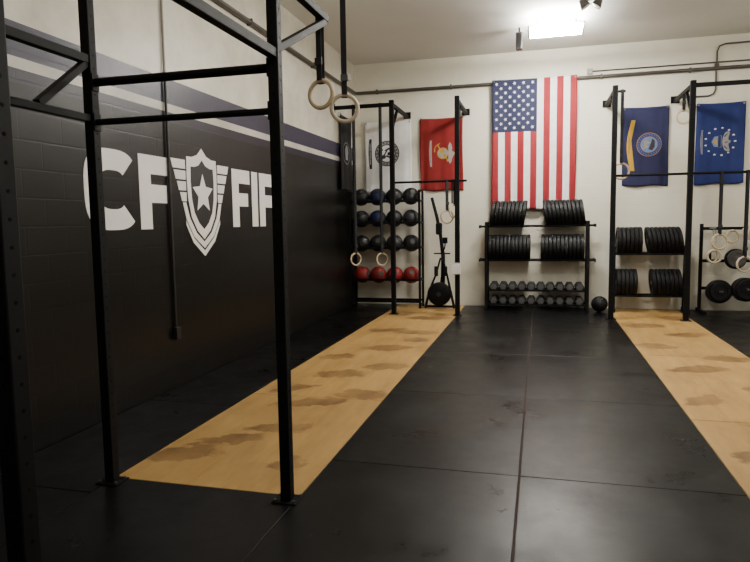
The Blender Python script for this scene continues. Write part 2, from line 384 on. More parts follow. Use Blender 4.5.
h2 = T/2
RY = 10.45
def back_rig(xs, label, lats):
    r = thing('pull_up_rig', label, 'pull-up rig', (sum(xs)/len(xs), RY, 0))
    for x in xs:
        upright(r, x, RY, 3.62)
        beam(r, (x, RY+h2, 3.55), (x, BY-.016, 3.55), .06)
        beam(r, (x, RY+h2, 3.15), (x, RY+.42, 3.52), .045, 'brace')
        MB(r).box((x, BY-.010, 3.57), (.14, .012, .12), None, .003).build('wall_plate', M['steel'], r)
    bar(r, (xs[0]+h2, RY, 2.25), (xs[1]-h2, RY, 2.25), .019)
    for x0, x1, z in lats: beam(r, (x0, RY, z), (x1, RY, z), .06)
    return r
rl = back_rig((-2.43, -1.33), 'black wall-braced pull-up rig before the red and white flags', [(LX+.016, -2.43-h2, 3.55)])
MB(rl).box((LX+.010, RY, 3.55), (.012, .14, .16), None, .003).build('wall_plate', M['steel'], rl)
bar(rl, (-1.33+h2, RY, 2.25), (-1.33+h2+.12, RY, 2.25))
rr = back_rig((1.10, 2.19), 'black wall-braced pull-up rig before the navy blue flag', [(2.19+h2, 3.25, 3.55)])
upright(rr, 3.29, RY, 3.62)
bar(rr, (2.19+h2, RY, 2.25), (3.29-h2, RY, 2.25))
MB(rr).beam((1.13, 10.62, 3.56), (1.27, 10.62, 3.56), .035).build('ring_arm', M['steel'], rr)

hk = thing('barbell_hook', 'small white lined barbell hook clamped low on a rig post', 'barbell hook', (-1.33, RY-h2, .70))
MB(hk).box((-1.33, RY-h2-.012, .80), (.085, .02, .20), None, .004).box((-1.33, RY-h2-.06, .715), (.085, .10, .03), None, .004).build('bracket', M['chrome'], hk)
MB(hk).box((-1.33, RY-h2-.028, .80), (.10, .012, .17), None, .003).box((-1.33, RY-h2-.075, .745), (.12, .08, .028), None, .004).box((-1.33, RY-h2-.115, .79), (.15, .02, .15), None, .004).build('liner', M['white'], hk)

# ------------------------------------------------------------------ gymnastic rings
def ring(x, y, ztop, zc, label, rz=0, m='wood', R=.104, r=.015, sw=.04, group='hanging gymnastic rings'):
    t = thing('gymnastic_ring', label, 'gymnastic ring', (x, y, zc-R-r), group, rz)
    c = R+r
    MB().torus((0,0,c), R, r).build('ring', M[m], t, smooth=True)
    top = ztop-(zc-R-r)
    s = MB()
    s.box((0, .019, (top+c+R)/2), (sw, .003, top-c-R), None).box((0, -.019, (top+c+R)/2), (sw, .003, top-c-R), None)
    s.box((0, 0, c+R-.0185), (sw, .038, .003)).box((0, 0, top), (sw, .041, .003))
    s.build('strap', M['strap'], t)
    MB().box((0, -.026, c+R+.12), (sw+.014, .012, .05), None, .003).build('buckle', M['dpipe'], t)
    return t
ring(FXR-.02, FYF+.80, 2.98, 2.45, 'pale wooden gymnastic ring hanging from the short rig arm, the nearer one', -.2, R=.088, r=.0145)
ring(FXR-.02, FYF+1.32, 3.635, 2.445, 'tan wooden gymnastic ring on the longer strap behind the nearest ring', .35, 'paleplastic', .097, .0155)
ring(-3.10, RY, 3.585, .95, 'wooden gymnastic ring hanging low beside the left wall in front of the ball rack', .9)
ring(-2.63, RY, 3.585, .95, 'wooden gymnastic ring hanging low just left of the ball rack post', .75)
ring(-1.50, RY, 2.275, 1.66, 'wooden gymnastic ring hung from the bar before the rowing machine, facing forward', .5)
ring(-1.40, RY, 2.275, 1.76, 'wooden gymnastic ring close against the rig post beside the centre aisle', 1.1)
ring(1.225, 10.62, 3.585, 2.33, 'wooden gymnastic ring hanging left of the navy blue flag', .1, R=.12, r=.017)
ring(2.19, 11.05, 3.585, 3.18, 'wooden gymnastic ring on a short strap between the two blue flags', .1)
ring(2.62, RY, 2.275, 1.22, 'wooden gymnastic ring hung before the peg stand, the higher left one', .2, R=.11)
ring(2.97, RY, 2.275, .88, 'pale gymnastic ring hung before the peg stand, lower right one', .25, 'paleplastic', R=.11)

# ------------------------------------------------------------------ flags
FMX = Matrix(((1,0,0,0),(0,0,-1,0),(0,1,0,0),(0,0,0,1)))
def flag_cloth(W, L, colf, mats, amp=.016, nx=26, nz=40, seed=0, edge=True):
    b = MB(); rnd = random.Random(seed); ph = rnd.random()*6; k1 = 13+4*rnd.random(); sk = rnd.uniform(-.015, .015)
    def f(u, v):
        t = abs(u)/(W/2); t = (.25+.75*t*t) if edge else .55+.45*t
        return amp*(math.sin(u*k1/W+ph+v*.9)+.45*math.sin(u*k1*2.1/W+ph*2-v*1.7))*t*(.3+.7*(1-v/L)) + (amp*.5*math.sin(v*5/L+ph)*t if edge else 0)
    def pos(i, j):
        u = -W/2+W*i/nx; v = L*j/nz; s = i/nx
        sag = -.012*math.sin(PI*s)*(j/nz)
        du = (.012*math.sin(v*4/L+ph) if i in (0, nx) else 0)*(1-j/nz)
        low = (.010*math.sin(s*9+ph)+sk*(s-.5)*2)*(1-j/nz)
        return (u+du, f(u, v), v+sag+low+.02*(1-j/nz))
    vs = [[b.bm.verts.new(pos(i, j)) for i in range(nx+1)] for j in range(nz+1)]
    for j in range(nz):
        for i in range(nx):
            fc = b.bm.faces.new((vs[j][i], vs[j][i+1], vs[j+1][i+1], vs[j+1][i])); fc.material_index = colf((i+.5)/nx, (j+.5)/nz); fc.smooth = True
    return b, f
CUR = [None]
def flag(name, label, xc, W, z0, L, colf, mats, y=BY-.042, **k):
    t = thing(name, label, 'flag', (xc, y, z0), 'military and national flags')
    b, f = flag_cloth(W, L, colf, mats, **k)
    CUR[0] = f
    o = b.build('cloth', mats, t)
    so = o.modifiers.new('thick', 'SOLIDIFY'); so.thickness = .0012
    for sx in (-1, 1):
        yy = f(sx*(W/2-.03), L-.03)
        MB().torus((sx*(W/2-.03), -.003+yy, L-.03), .012, .004, 'Y', 14, 6).build('grommet', M['bolt'], t)
        MB().sweep([(sx*(W/2-.03), yy-.004, L-.03), (sx*(W/2-.03), yy+.004, L+.012), (sx*(W/2-.03), BY-y-.002, L+.018)], .004, 8).build('hanging_tie', M['bolt'], t)
    return t, f
def disc(cx, cy, r, n=28): return [(cx+r*math.cos(2*PI*k/n), cy+r*math.sin(2*PI*k/n)) for k in range(n)]
def arc(cx, cy, r0, r1, a0, a1, n=14):
    A = [math.radians(a0+(a1-a0)*k/n) for k in range(n+1)]
    return [(cx+r1*math.cos(a), cy+r1*math.sin(a)) for a in A]+[(cx+r0*math.cos(a), cy+r0*math.sin(a)) for a in A[::-1]]
def conform(bm):
    f = CUR[0]
    for v in bm.verts: v.co.y += f(v.co.x, v.co.z)
def pr(t, name, polys, lay, m):
    """emblem pieces sewn to the cloth: cut finely, then laid on the cloth's folds"""
    b = MB()
    for p in polys: b.prism(p, .003+lay*.0016, .0044+lay*.0016, FMX)
    bmesh.ops.triangulate(b.bm, faces=b.bm.faces[:])
    for _ in range(3):
        es = [e for e in b.bm.edges if e.calc_length() > .045]
        if not es: break
        bmesh.ops.subdivide_edges(b.bm, edges=es, cuts=1)
        bmesh.ops.triangulate(b.bm, faces=[q for q in b.bm.faces if len(q.verts) > 3])
    conform(b.bm)
    return b.build(name, M[m], t)
def lettering(t, txt, size, cx, cy, rot, lay, m):
    cu = bpy.data.curves.new('txt', 'FONT'); cu.body = txt; cu.size = size; cu.align_x = 'CENTER'; cu.align_y = 'CENTER'
    ob = bpy.data.objects.new('txt', cu); COL.objects.link(ob)
    bpy.context.view_layer.update()
    me = bpy.data.meshes.new_from_object(ob.evaluated_get(bpy.context.evaluated_depsgraph_get()))
    bpy.data.objects.remove(ob)
    me.transform(FMX @ Matrix.Translation((cx, cy, .0050+lay*.0016)) @ Matrix.Rotation(rot, 4, 'Z'))
    for v in me.vertices: v.co.y += CUR[0](v.co.x, v.co.z)
    me.materials.clear(); me.materials.append(M[m]); me.name = 'lettering'
    o = bpy.data.objects.new('lettering', me); COL.objects.link(o); o.parent = t
def scroll_band(x, w, v0, v1, bow=.018, n=10):
    """a slim ribbon running down the flag, slightly bowed"""
    pts = [(x-bow*math.sin(PI*k/n), v0+(v1-v0)*k/n) for k in range(n+1)]
    return [(px-w/2, v) for px, v in pts]+[(px+w/2, v) for px, v in pts[::-1]]
UW, UL = 1.45, 2.32
def us(u, v):
    if u < 7/13 and v > .6: return 2
    return 0 if int(u*13) % 2 == 0 else 1
ft, ff = flag('national_flag', 'large stars and stripes flag hung vertically on the back wall', -.125, UW, 1.76, UL, us, [M['fr'], M['fw'], M['fb']], amp=.024, nx=78, nz=60, edge=False, y=BY-.112)
b = MB()
cw, chh = UW*7/13, UL*.4
for i in range(1, 10):
    for j in range(1, 12):
        if (i+j) % 2 == 0:
            u = -UW/2+cw*i/10; v = UL-chh*j/12
            yo = -ff(u, v)
            b.prism(star(u, v, .033, rot=-PI/2), .003+yo, .006+yo, FMX)
b.build('stars', M['fw'], ft)
Z0, FL = 2.12, 1.36
# white flag: round seal with cannon, flags and drum, dark scroll
t, f = flag('service_flag', 'white flag with a dark round emblem hung beside the ball rack corner', -2.80, .90, Z0, FL, lambda u, v: 0, [M['fw']], seed=2, amp=.018)
ec = -.02
pr(t, 'emblem', [disc(ec, .76, .24)], 0, 'dim'); pr(t, 'emblem_border', [disc(ec, .76, .222)], 1, 'pale'); pr(t, 'emblem_rim', [disc(ec, .76, .172)], 2, 'dim'); pr(t, 'emblem_face', [disc(ec, .76, .155)], 3, 'fw')
q6 = [[(-.05,.66),(-.03,.64),(.10,.86),(.08,.87)], disc(.0,.70,.04,12), [(.04,.70),(.15,.66),(.15,.69),(.05,.73)], [(.02,.80),(.13,.84),(.12,.87),(.02,.83)], [(.07,.72),(.16,.74),(.16,.79),(.07,.78)], [(-.06,.80),(-.03,.86),(-.01,.82)]]
pr(t, 'emblem_cannon', [[(x-.06+ec, y) for x, y in p] for p in q6], 4, 'dim')
pr(t, 'emblem_marks', [rect(ec+.197*math.cos(a)-.013, .76+.197*math.sin(a)-.013, ec+.197*math.cos(a)+.013, .76+.197*math.sin(a)+.013) for a in [2*PI*q/20 for q in range(20)]], 2, 'dim')
pr(t, 'scroll', [scroll_band(-.34, .05, .48, 1.04)], 1, 'dim'); lettering(t, 'UNITED STATES ARMY', .040, -.352, .76, -PI/2, 2, 'fw')
# scarlet flag: globe, anchor and eagle, narrow scroll
t, f = flag('service_flag', 'scarlet flag with gold globe and eagle emblem hung left of centre', -1.785, .80, 2.14, 1.35, lambda u, v: 0, [M['fm']], seed=3, amp=.024)
pr(t, 'globe', [disc(.03, .70, .105)], 1, 'gold'); pr(t, 'globe_sea', [disc(.03, .70, .093)], 2, 'pale')
pr(t, 'globe_land', [[(-.04,.76),(.01,.785),(.06,.765),(.045,.715),(.01,.70),(-.02,.72)], [(.03,.69),(.085,.68),(.10,.64),(.05,.625)], [(-.05,.68),(-.01,.66),(-.02,.63)]], 3, 'gold')
pr(t, 'eagle', [[(.13,.70),(.15,.755),(.135,.84),(.16,.90),(.19,.86),(.205,.79),(.20,.735),(.245,.715),(.25,.685),(.20,.665),(.205,.61),(.19,.54),(.16,.50),(.135,.56),(.15,.645)]], 1, 'pale')
pr(t, 'anchor', [[(-.075,.845),(-.06,.86),(.13,.575),(.115,.565)], arc(.0, .755, .118, .132, 100, 195)], 0, 'gold')
pr(t, 'anchor_ring', [arc(.125, .565, .012, .024, 0, 330, 14)], 0, 'gold')
pr(t, 'scroll', [scroll_band(-.19, .032, .46, .94)], 1, 'pale'); lettering(t, 'UNITED STATES MARINE CORPS', .024, -.205, .70, -PI/2, 2, 'fm')
# navy flag
t, f = flag('service_flag', 'dark navy blue flag with round sea emblem and yellow scroll', 1.73, .74, Z0, 1.36, lambda u, v: 0, [M['fn']], seed=4, amp=.022)
pr(t, 'emblem_rope', [disc(.06, .72, .20)], 0, 'gold'); pr(t, 'emblem_border', [disc(.06, .72, .192)], 1, 'eblue'); pr(t, 'emblem_rim', [disc(.06, .72, .134)], 2, 'gold'); pr(t, 'emblem_face', [disc(.06, .72, .128)], 3, 'lblue')
pr(t, 'emblem_marks', [rect(.06+.165*math.cos(a)-.006, .72+.165*math.sin(a)-.006, .06+.165*math.cos(a)+.006, .72+.165*math.sin(a)+.006) for a in [2*PI*q/24 for q in range(24)]], 2, 'grey')
pr(t, 'ship', [[(.0,.65),(-.022,.68),(-.022,.77),(.0,.80)], [(.006,.66),(.07,.685),(.006,.71)], [(.006,.72),(.09,.745),(.006,.79)]], 4, 'pale')
pr(t, 'eagle', [[(.05,.64),(.11,.62),(.15,.68),(.15,.78),(.11,.82),(.09,.75),(.10,.70)]], 4, 'brown')
pr(t, 'anchor', [[(-.03,.65),(-.02,.63),(.03,.80),(.02,.81)]], 5, 'gold')
pr(t, 'scroll', [scroll_band(-.195, .066, .28, 1.14, .07, 16)], 0, 'gold'); lettering(t, 'UNITED STATES NAVY', .030, -.262, .72, -PI/2, 1, 'fn')
# royal flag
t, f = flag('service_flag', 'royal blue flag with pale eagle and shield emblem at the right', 2.89, .74, Z0, 1.36, lambda u, v: 0, [M['fa']], seed=5, amp=.022)
pr(t, 'shield', [[(-.13,.72),(-.09,.64),(.02,.62),(.02,.82),(-.09,.80)]], 0, 'grey'); pr(t, 'shield_field', [[(-.118,.72),(-.083,.652),(-.04,.635),(-.04,.805),(-.083,.788)]], 1, 'lblue')
pr(t, 'shield_chief', [rect(-.032, .63, .01, .81)], 1, 'fa')
pr(t, 'shield_bolt', [[(-.105,.72),(-.055,.66),(-.07,.71),(-.045,.72),(-.07,.73),(-.055,.78)]], 2, 'gold')
pr(t, 'eagle', [[(.03,.72),(.04,.645),(.07,.575),(.12,.55),(.15,.565),(.13,.62),(.12,.675),(.145,.695),(.165,.716),(.15,.735),(.12,.745),(.125,.805),(.145,.865),(.12,.89),(.07,.865),(.04,.795)]], 1, 'pale')
pr(t, 'eagle_wing_marks', [[(.055,.635),(.105,.59),(.11,.60),(.065,.652)], [(.055,.805),(.105,.85),(.11,.84),(.065,.788)], [(.07,.69),(.115,.705),(.115,.717),(.07,.705)]], 2, 'dim')
pr(t, 'stars', [star(.0+.225*math.cos(2*PI*k/13), .72+.225*math.sin(2*PI*k/13), .020) for k in range(13)], 0, 'fw')
pr(t, 'scroll', [scroll_band(-.275, .026, .52, .92)], 1, 'grey'); lettering(t, 'UNITED STATES AIR FORCE', .020, -.289, .72, -PI/2, 2, 'fa')
t, f = flag('service_flag', 'black flag with pale round emblem on the left wall by the corner', 0, .72, 0, 1.34, lambda u, v: 0, [M['fk']], seed=6, y=BY-.04)
t.location = (LX+.04, 11.05, 2.16); t.rotation_euler = (0, 0, PI/2)
pr(t, 'emblem', [disc(0, .68, .2)], 0, 'grey'); pr(t, 'emblem_face', [disc(0, .68, .185)], 1, 'fk'); pr(t, 'emblem_head', [[(-.08,.56),(.05,.56),(.07,.66),(.10,.68),(.06,.80),(-.04,.83),(-.10,.74)]], 2, 'grey')

# ------------------------------------------------------------------ pipes, conduit
p = thing('wall_pipe', 'dull metal pipe running high along the left and back walls', 'pipe', (LX+.05, BY-.05, 4.04))
MB(p).sweep([(LX+.04, 3.0, 4.02), (LX+.04, BY-.16, 4.03), (LX+.05, BY-.08, 4.03), (LX+.08, BY-.05, 4.03), (LX+.16, BY-.04, 4.03), (5.9, BY-.04, 4.04)], .030, 12).build('pipe_run', M['pipe'], p, smooth=True)
for x in (-3.0, -1.6, 1.0, 2.4, 3.6): MB(p).box((x, BY-.037, 4.035), (.03, .072, .08), None, .004).build('pipe_clamp', M['pipe'], p)
for y in (5, 7.2, 9.4): MB(p).box((LX+.037, y, 4.025), (.072, .03, .08), None, .004).build('pipe_clamp', M['pipe'], p)
p = thing('wall_conduit', 'thin grey conduit running along the back wall just above the dull pipe', 'conduit', (.9, BY-.02, 4.13))
MB(p).cyl((.84, BY-.018, 4.135), (5.9, BY-.018, 4.145), .012, 10).build('conduit_pipe', M['pipe'], p, smooth=True)
MB(p).box((.81, BY-.022, 4.135), (.09, .044, .09), None, .005).build('junction_box', M['lpipe'], p)
p = thing('wall_conduit', 'thin conduit running down the lettered wall, black below and grey above', 'conduit', (LX+.03, 5.36, .5))
MB(p).cyl((LX+.019, 5.36, .60), (LX+.019, 5.36, 2.97), .013, 10).build('conduit_pipe', M['dpipe'], p, smooth=True)
MB(p).cyl((LX+.019, 5.36, 2.97), (LX+.019, 5.36, H-.01), .012, 10).build('upper_conduit', M['lpipe'], p, smooth=True)
MB(p).box((LX+.028, 5.36, .54), (.05, .075, .12), None, .006).build('outlet_box', M['dpipe'], p)
p = thing('wall_conduit', 'grey conduit dropping from the ceiling to the pipe above the royal blue flag', 'conduit', (2.78, BY-.06, 4.08))
MB(p).sweep([(3.9, BY-.045, 4.43), (2.92, BY-.045, 4.42), (2.83, BY-.045, 4.39), (2.80, BY-.045, 4.31), (2.80, BY-.045, 4.10)], .014, 10).build('conduit_pipe', M['pipe'], p, smooth=True)
MB(p).sweep([(2.80, BY-.016, 4.00), (2.80, BY-.016, 3.70), (2.77, BY-.016, 3.63), (2.70, BY-.016, 3.60), (2.26, BY-.016, 3.60)], .014, 10).build('lower_conduit', M['pipe'], p, smooth=True)
MB(p).box((2.80, BY-.04, 4.085), (.06, .06, .05), None, .004).build('coupling', M['pipe'], p)

# ------------------------------------------------------------------ ceiling lights and ceiling boxes
LC = (1, .958, .862)
def lamp(x, y, label, power, zc, L, offs, tm, point=0, pd=.0):
    t = thing('ceiling_light', label, 'ceiling light', (x, y, H-.001), 'fluorescent ceiling lights')
    wd = max(offs)*2+.06; hw = min(wd, .12)
    MB(t).box((x, y, zc+.055), (L, hw, .05), None, .008).build('housing', M['house'], t)
    for s in offs:
        MB(t).cyl((x-L/2+.03, y+s, zc), (x+L/2-.03, y+s, zc), .02, 12).build('tube', M[tm], t, smooth=True)
    for s in (-1, 1):
        MB(t).box((x+s*(L/2-.015), y, zc+.01), (.03, wd, .05), None, .004).build('socket', M['house'], t)
        MB(t).cyl((x+s*L*.35, y, zc+.08), (x+s*L*.35, y, H-.001), .006, 8).build('hanger', M['bolt'], t)
    ld = bpy.data.lights.new('lamp_light', 'AREA'); ld.shape = 'RECTANGLE'; ld.size = L*.9; ld.size_y = hw; ld.energy = power; ld.color = LC
    lo = bpy.data.objects.new('lamp_light', ld); COL.objects.link(lo); lo.location = (x, y, zc-.03)
    if point:
        pd_ = bpy.data.lights.new('lamp_glow', 'POINT'); pd_.energy = point; pd_.color = LC; pd_.shadow_soft_size = .25
        po = bpy.data.objects.new('lamp_glow', pd_); COL.objects.link(po); po.location = (x, y, zc-pd)
lamp(.20, 9.90, 'lit fluorescent light hanging above the national flag', 50, H-.21, .80, (-.22, -.075, .075, .22), 'tubeb')
lamp(.30, 5.8, 'lit fluorescent light over the middle of the gym', 36, H-.26, 1.25, (-.05, .05), 'tube', 155, .5)
lamp(.30, 1.2, 'lit fluorescent light over the near end of the gym', 15, H-.26, 1.25, (-.05, .05), 'tube', 58, .5)
lamp(4.2, 7.5, 'lit fluorescent light over the right side of the gym', 38, H-.26, 1.25, (-.05, .05), 'tube', 105, .5)
sx_, sy_ = -.34, 10.3
t = thing('ceiling_sensor', 'small dark brown box hung from the ceiling left of the light', 'ceiling box', (sx_, sy_, H-.001))
MB(t).box((sx_, sy_, H-.21), (.10, .12, .26), None, .012).build('casing', M['brown'], t)
MB(t).box((sx_, sy_-.063, H-.21), (.075, .010, .22), None, .003).build('grille', M['steel'], t)
MB(t).cyl((sx_, sy_, H-.09), (sx_, sy_, H), .014, 10).build('bracket', M['steel'], t)
fx_, fy_ = .62, 9.0
t = thing('flood_lamp', 'small dark unlit flood lamp on the ceiling right of the light', 'lamp', (fx_, fy_, H-.001))
MB(t).cyl((fx_, fy_, H-.02), (fx_, fy_, H), .06, 16).cyl((fx_, fy_, H-.10), (fx_, fy_, H-.02), .012, 8).build('bracket', M['pipe'], t)
for s in (-1, 1):
    mt = Matrix.Translation((fx_+s*.10, fy_-.02, H-.14)) @ Matrix.Rotation(s*.6, 4, 'Y') @ Matrix.Rotation(PI, 4, 'X')
    h = MB(t).lathe([(0,-.05),(.03,-.05),(.04,-.02),(.07,.06),(.07,.07)], mt, 18).beam((fx_, fy_, H-.10), (fx_+s*.09, fy_-.01, H-.12), .02).build('lamp_head', M['pipe'], t, smooth=True)
    MB(t).lathe([(.066,.065),(0,.072)], mt, 18).build('lens', M['lens'], h)
t = thing('motion_sensor', 'small cream sensor high in the corner where the walls meet', 'sensor', (LX, 11.2, 4.15))
MB(t).box((LX+.05, 11.2, 4.22), (.10, .09, .13), None, .02).build('casing', M['house'], t)
MB(t).box((LX+.103, 11.2, 4.20), (.01, .06, .06), None, .004).build('lens', M['lens'], t)

# ------------------------------------------------------------------ ball rack and balls
rk = thing('ball_rack', 'black steel four-tier rack holding medicine balls in the corner', 'ball rack', (-2.76, 11.35, 0))
X0, X1, Y0, Y1 = -3.428, -2.112, 11.20, 11.52
tiers = [.52, 1.11, 1.57, 1.97]
for x in (X0, X1):
    for y in (Y0, Y1): MB(rk).box((x, y, 1.08), (.04, .04, 2.16), None, .004).build('post', M['steel'], rk)
    for z in tiers+[.06, 2.14]: MB(rk).box((x, (Y0+Y1)/2, z), (.03, Y1-Y0-.04, .03)).build('side_rail', M['steel'], rk)
for z in tiers+[.12]:
    s = MB(rk).box(((X0+X1)/2, Y0, z), (X1-X0-.04, .03, .04), None, .004).box(((X0+X1)/2, Y1, z), (X1-X0-.04, .03, .04), None, .004)
    for x in (-3.088, -2.456): s.box((x, (Y0+Y1)/2, z-.008), (.02, Y1-Y0, .016))
    s.build('shelf', M['steel'], rk)
def make_ball(m, R):
    t = thing('medicine_ball', '', 'medicine ball', (0,0,0), 'medicine balls on the rack')
    b = MB()
    bmesh.ops.create_uvsphere(b.bm, u_segments=28, v_segments=18, radius=R)
    b.build('ball', M[m], t, smooth=True)
    s = MB()
    s.torus((0,0,0), R*.994, .003, 'X', 40, 6); s.torus((0,0,0), R*.994, .003, 'Y', 40, 6); s.torus((0,0,0), R*.994, .003, 'Z', 40, 6)
    s.build('seams', M['seam'], t)
    MB().lathe([(.045,-.004),(.045,.001),(0,.002)], Matrix.Translation((R*.55, -R*.72, R*.42)) @ Vector((.55,-.72,.42)).to_track_quat('Z','Y').to_matrix().to_4x4(), 16).build('panel_patch', M['seam'], t)
    return t
R = .157
rows = [(tiers[3], 'top shelf', ['ballk','ballb','ballk','ballk']), (tiers[2], 'second shelf', ['ballk','ballb','ballk','ballg']), (tiers[1], 'third shelf', ['ballk','ballk','ballg','ballk']), (tiers[0], 'lowest shelf', ['ballr']*4)]
cn = dict(ballk='black', ballb='navy blue', ballg='charcoal', ballr='red')
protos = {}
for z, sn, ms in rows:
    for k, m in enumerate(ms):
        zc = z+.02+math.sqrt(max(0, R*R-(.145)**2))+.001
        loc = (-3.2465+.3165*k, 11.36, zc); rot = (random.uniform(-.3,.3), random.uniform(-.3,.3), random.uniform(-.6,.6))
        lab = '%s medicine ball on the %s of the rack, %s from the left wall' % (cn[m], sn, ORD[k])
        if m not in protos:
            o = protos[m] = make_ball(m, R); o.location = loc; o.rotation_euler = rot; o['label'] = lab
        else: dup(protos[m], loc, rot, lab)

# ------------------------------------------------------------------ rowing machine stored upright
ex, ey = -1.77, 11.34
er = thing('rowing_machine', 'black rowing machine stored upright between the ball rack and plate rack', 'rowing machine', (ex, ey, 0))
MB(er).lathe([(0,-.085),(.14,-.085),(.19,-.07),(.215,-.03),(.215,.03),(.19,.07),(.14,.085),(0,.085)], Matrix.Translation((ex+.01, ey-.12, .27)) @ Matrix.Rotation(PI/2, 4, 'X'), 36).build('flywheel_housing', M['steel'], er, smooth=True)
MB(er).lathe([(.04,0),(.04,.010),(0,.014)], Matrix.Translation((ex+.01, ey-.204, .27)) @ Matrix.Rotation(PI/2, 4, 'X'), 18).build('hub_cap', M['dpipe'], er)
MB(er).sweep([(ex+.03, ey+.01, .25), (ex+.06, ey+.03, .60), (ex+.055, ey+.07, .95), (ex+.0, ey+.12, 1.35), (ex-.08, ey+.17, 1.70), (ex-.17, ey+.22, 2.02)], [.05,.042,.036,.032,.030,.028], 12).build('monorail', M['steel'], er, smooth=True)
for sx in (-1, 1):
    MB(er).sweep([(ex+.04+sx*.02, ey-.01, .92), (ex+.04+sx*.10, ey-.03, .62), (ex+.01+sx*.20, ey-.05, .30), (ex+.01+sx*.26, ey-.06, .03)], [.016,.018,.022,.024], 10).build('leg', M['steel'], er, smooth=True)
    MB(er).box((ex+.03+sx*.085, ey-.05, .68), (.07, .03, .18), None, .01).build('foot_plate', M['plate'], er)
    MB(er).cyl((ex+.01+sx*.26, ey-.09, .022), (ex+.01+sx*.26, ey-.03, .022), .022, 10).build('foot_cap', M['plate'], er)
MB(er).cyl((ex-.25, ey-.06, .035), (ex+.27, ey-.06, .035), .02, 10).build('base_bar', M['steel'], er)
MB(er).box((ex-.02, ey+.08, 1.45), (.12, .07, .22), None, .03).build('seat', M['plate'], er)
MB(er).cyl((ex-.10, ey-.02, 1.00), (ex+.20, ey-.02, 1.00), .013, 10).build('handle', M['plate'], er)
MB(er).sweep([(ex+.05, ey+.04, 1.0), (ex+.10, ey-.0, 1.12), (ex+.11, ey-.03, 1.20)], .012, 8).box((ex+.11, ey-.04, 1.24), (.09, .035, .11), None, .01).build('monitor', M['steel'], er)

# ------------------------------------------------------------------ plate racks
PR = .232
def make_plate(m='plate'):
    t = thing('bumper_plate', '', 'weight plate', (0,0,0))
    hh = .031; q = Matrix.Rotation(PI/2, 4, 'Y')
    prof = [(.030,-hh*.8),(.06,-hh*.8),(.066,-hh*.5),(.155,-hh*.5),(.165,-hh),(PR-.01,-hh),(PR,-hh+.009),(PR,hh-.009),(PR-.01,hh),(.165,hh),(.155,hh*.5),(.066,hh*.5),(.06,hh*.8),(.030,hh*.8)]
    MB().lathe(prof, q, 40, True).build('disc', M[m], t, smooth=True)
    MB().lathe([(.0255,-hh*.9),(.030,-hh*.9),(.030,hh*.9),(.0255,hh*.9)], q, 20, True).build('hub', M['chrome'], t, smooth=True)
    return t
plate_proto = [None]
def plates(xa, n, zr, yc, lean, label, group, rg=.12, rr_=.018, sp=.066):
    zc = zr+math.sqrt((PR+rr_)**2-rg**2)+.001
    for k in range(n):
        loc = (xa+k*sp/math.cos(lean), yc, zc); rot = (0, lean, 0)
        if plate_proto[0] is None:
            o = plate_proto[0] = make_plate(); o.location = loc; o.rotation_euler = rot; o['label'] = label; o['group'] = group
        else: dup(plate_proto[0], loc, rot, label, group)
def plate_rack(label, x0, x1, yc, zt, hgt, ext, trays=()):
    t = thing('plate_rack', label, 'plate rack', ((x0+x1)/2, yc, 0))
    for x in (x0, x1):
        for y in (-.17, .17): MB(t).beam((x, yc+y, .02), (x, yc+y*.75, hgt), .05).build('post', M['steel'], t)
        MB(t).box((x, yc, .03), (.05, .50, .06), None, .006).build('foot', M['steel'], t)
        for z in zt: MB(t).box((x, yc, z-.03), (.045, .30, .04), None, .003).build('side_rail', M['steel'], t)
    for z in zt:
        for y in (-.12, .12):
            MB(t).cyl((x0-ext, yc+y, z), (x1+ext, yc+y, z), .018, 12).build('rail', M['steel'], t, smooth=True)
            if ext > .08:
                for xx in (x0-ext, x1+ext): MB(t).cyl((xx-.012, yc+y, z), (xx+.012, yc+y, z), .028, 12).build('rail_stop', M['steel'], t)
    for z in trays:
        MB(t).box(((x0+x1)/2, yc, z), (x1-x0-.05, .36, .012)).box(((x0+x1)/2, yc-.18, z+.012), (x1-x0-.05, .012, .03)).box(((x0+x1)/2, yc+.18, z+.012), (x1-x0-.05, .012, .03)).build('tray', M['steel'], t)
    return t
CY = 11.42
plate_rack('wide black plate rack under the national flag with dumbbell trays', -.92, .80, CY, (.88, 1.48), 1.56, .12, (.09, .34))
for x, n, z, l, lab in ((-.81, 9, 1.48, .15, 'upper left stack'), (.10, 10, 1.48, -.15, 'upper right stack'), (-.85, 11, .88, 0, 'lower left stack'), (.05, 11, .88, 0, 'lower right stack')):
    plates(x, n, z, CY, l, 'black bumper plate, %s of the wide rack under the national flag' % lab, 'bumper plates, wide rack, ' + lab)
RRY = 11.40
plate_rack('narrow black plate rack standing beneath the navy blue flag', 1.22, 2.38, RRY, (.28, .99), 1.12, .03)
for x, n, z, l, lab in ((1.30, 6, .99, .0, 'upper left stack'), (1.78, 8, .99, -.16, 'upper right stack'), (1.30, 5, .28, 0, 'lower left stack'), (1.86, 7, .28, -.10, 'lower right stack')):
    plates(x, n, z, RRY, l, 'black bumper plate, %s of the narrow rack under the navy flag' % lab, 'bumper plates, narrow rack, ' + lab)

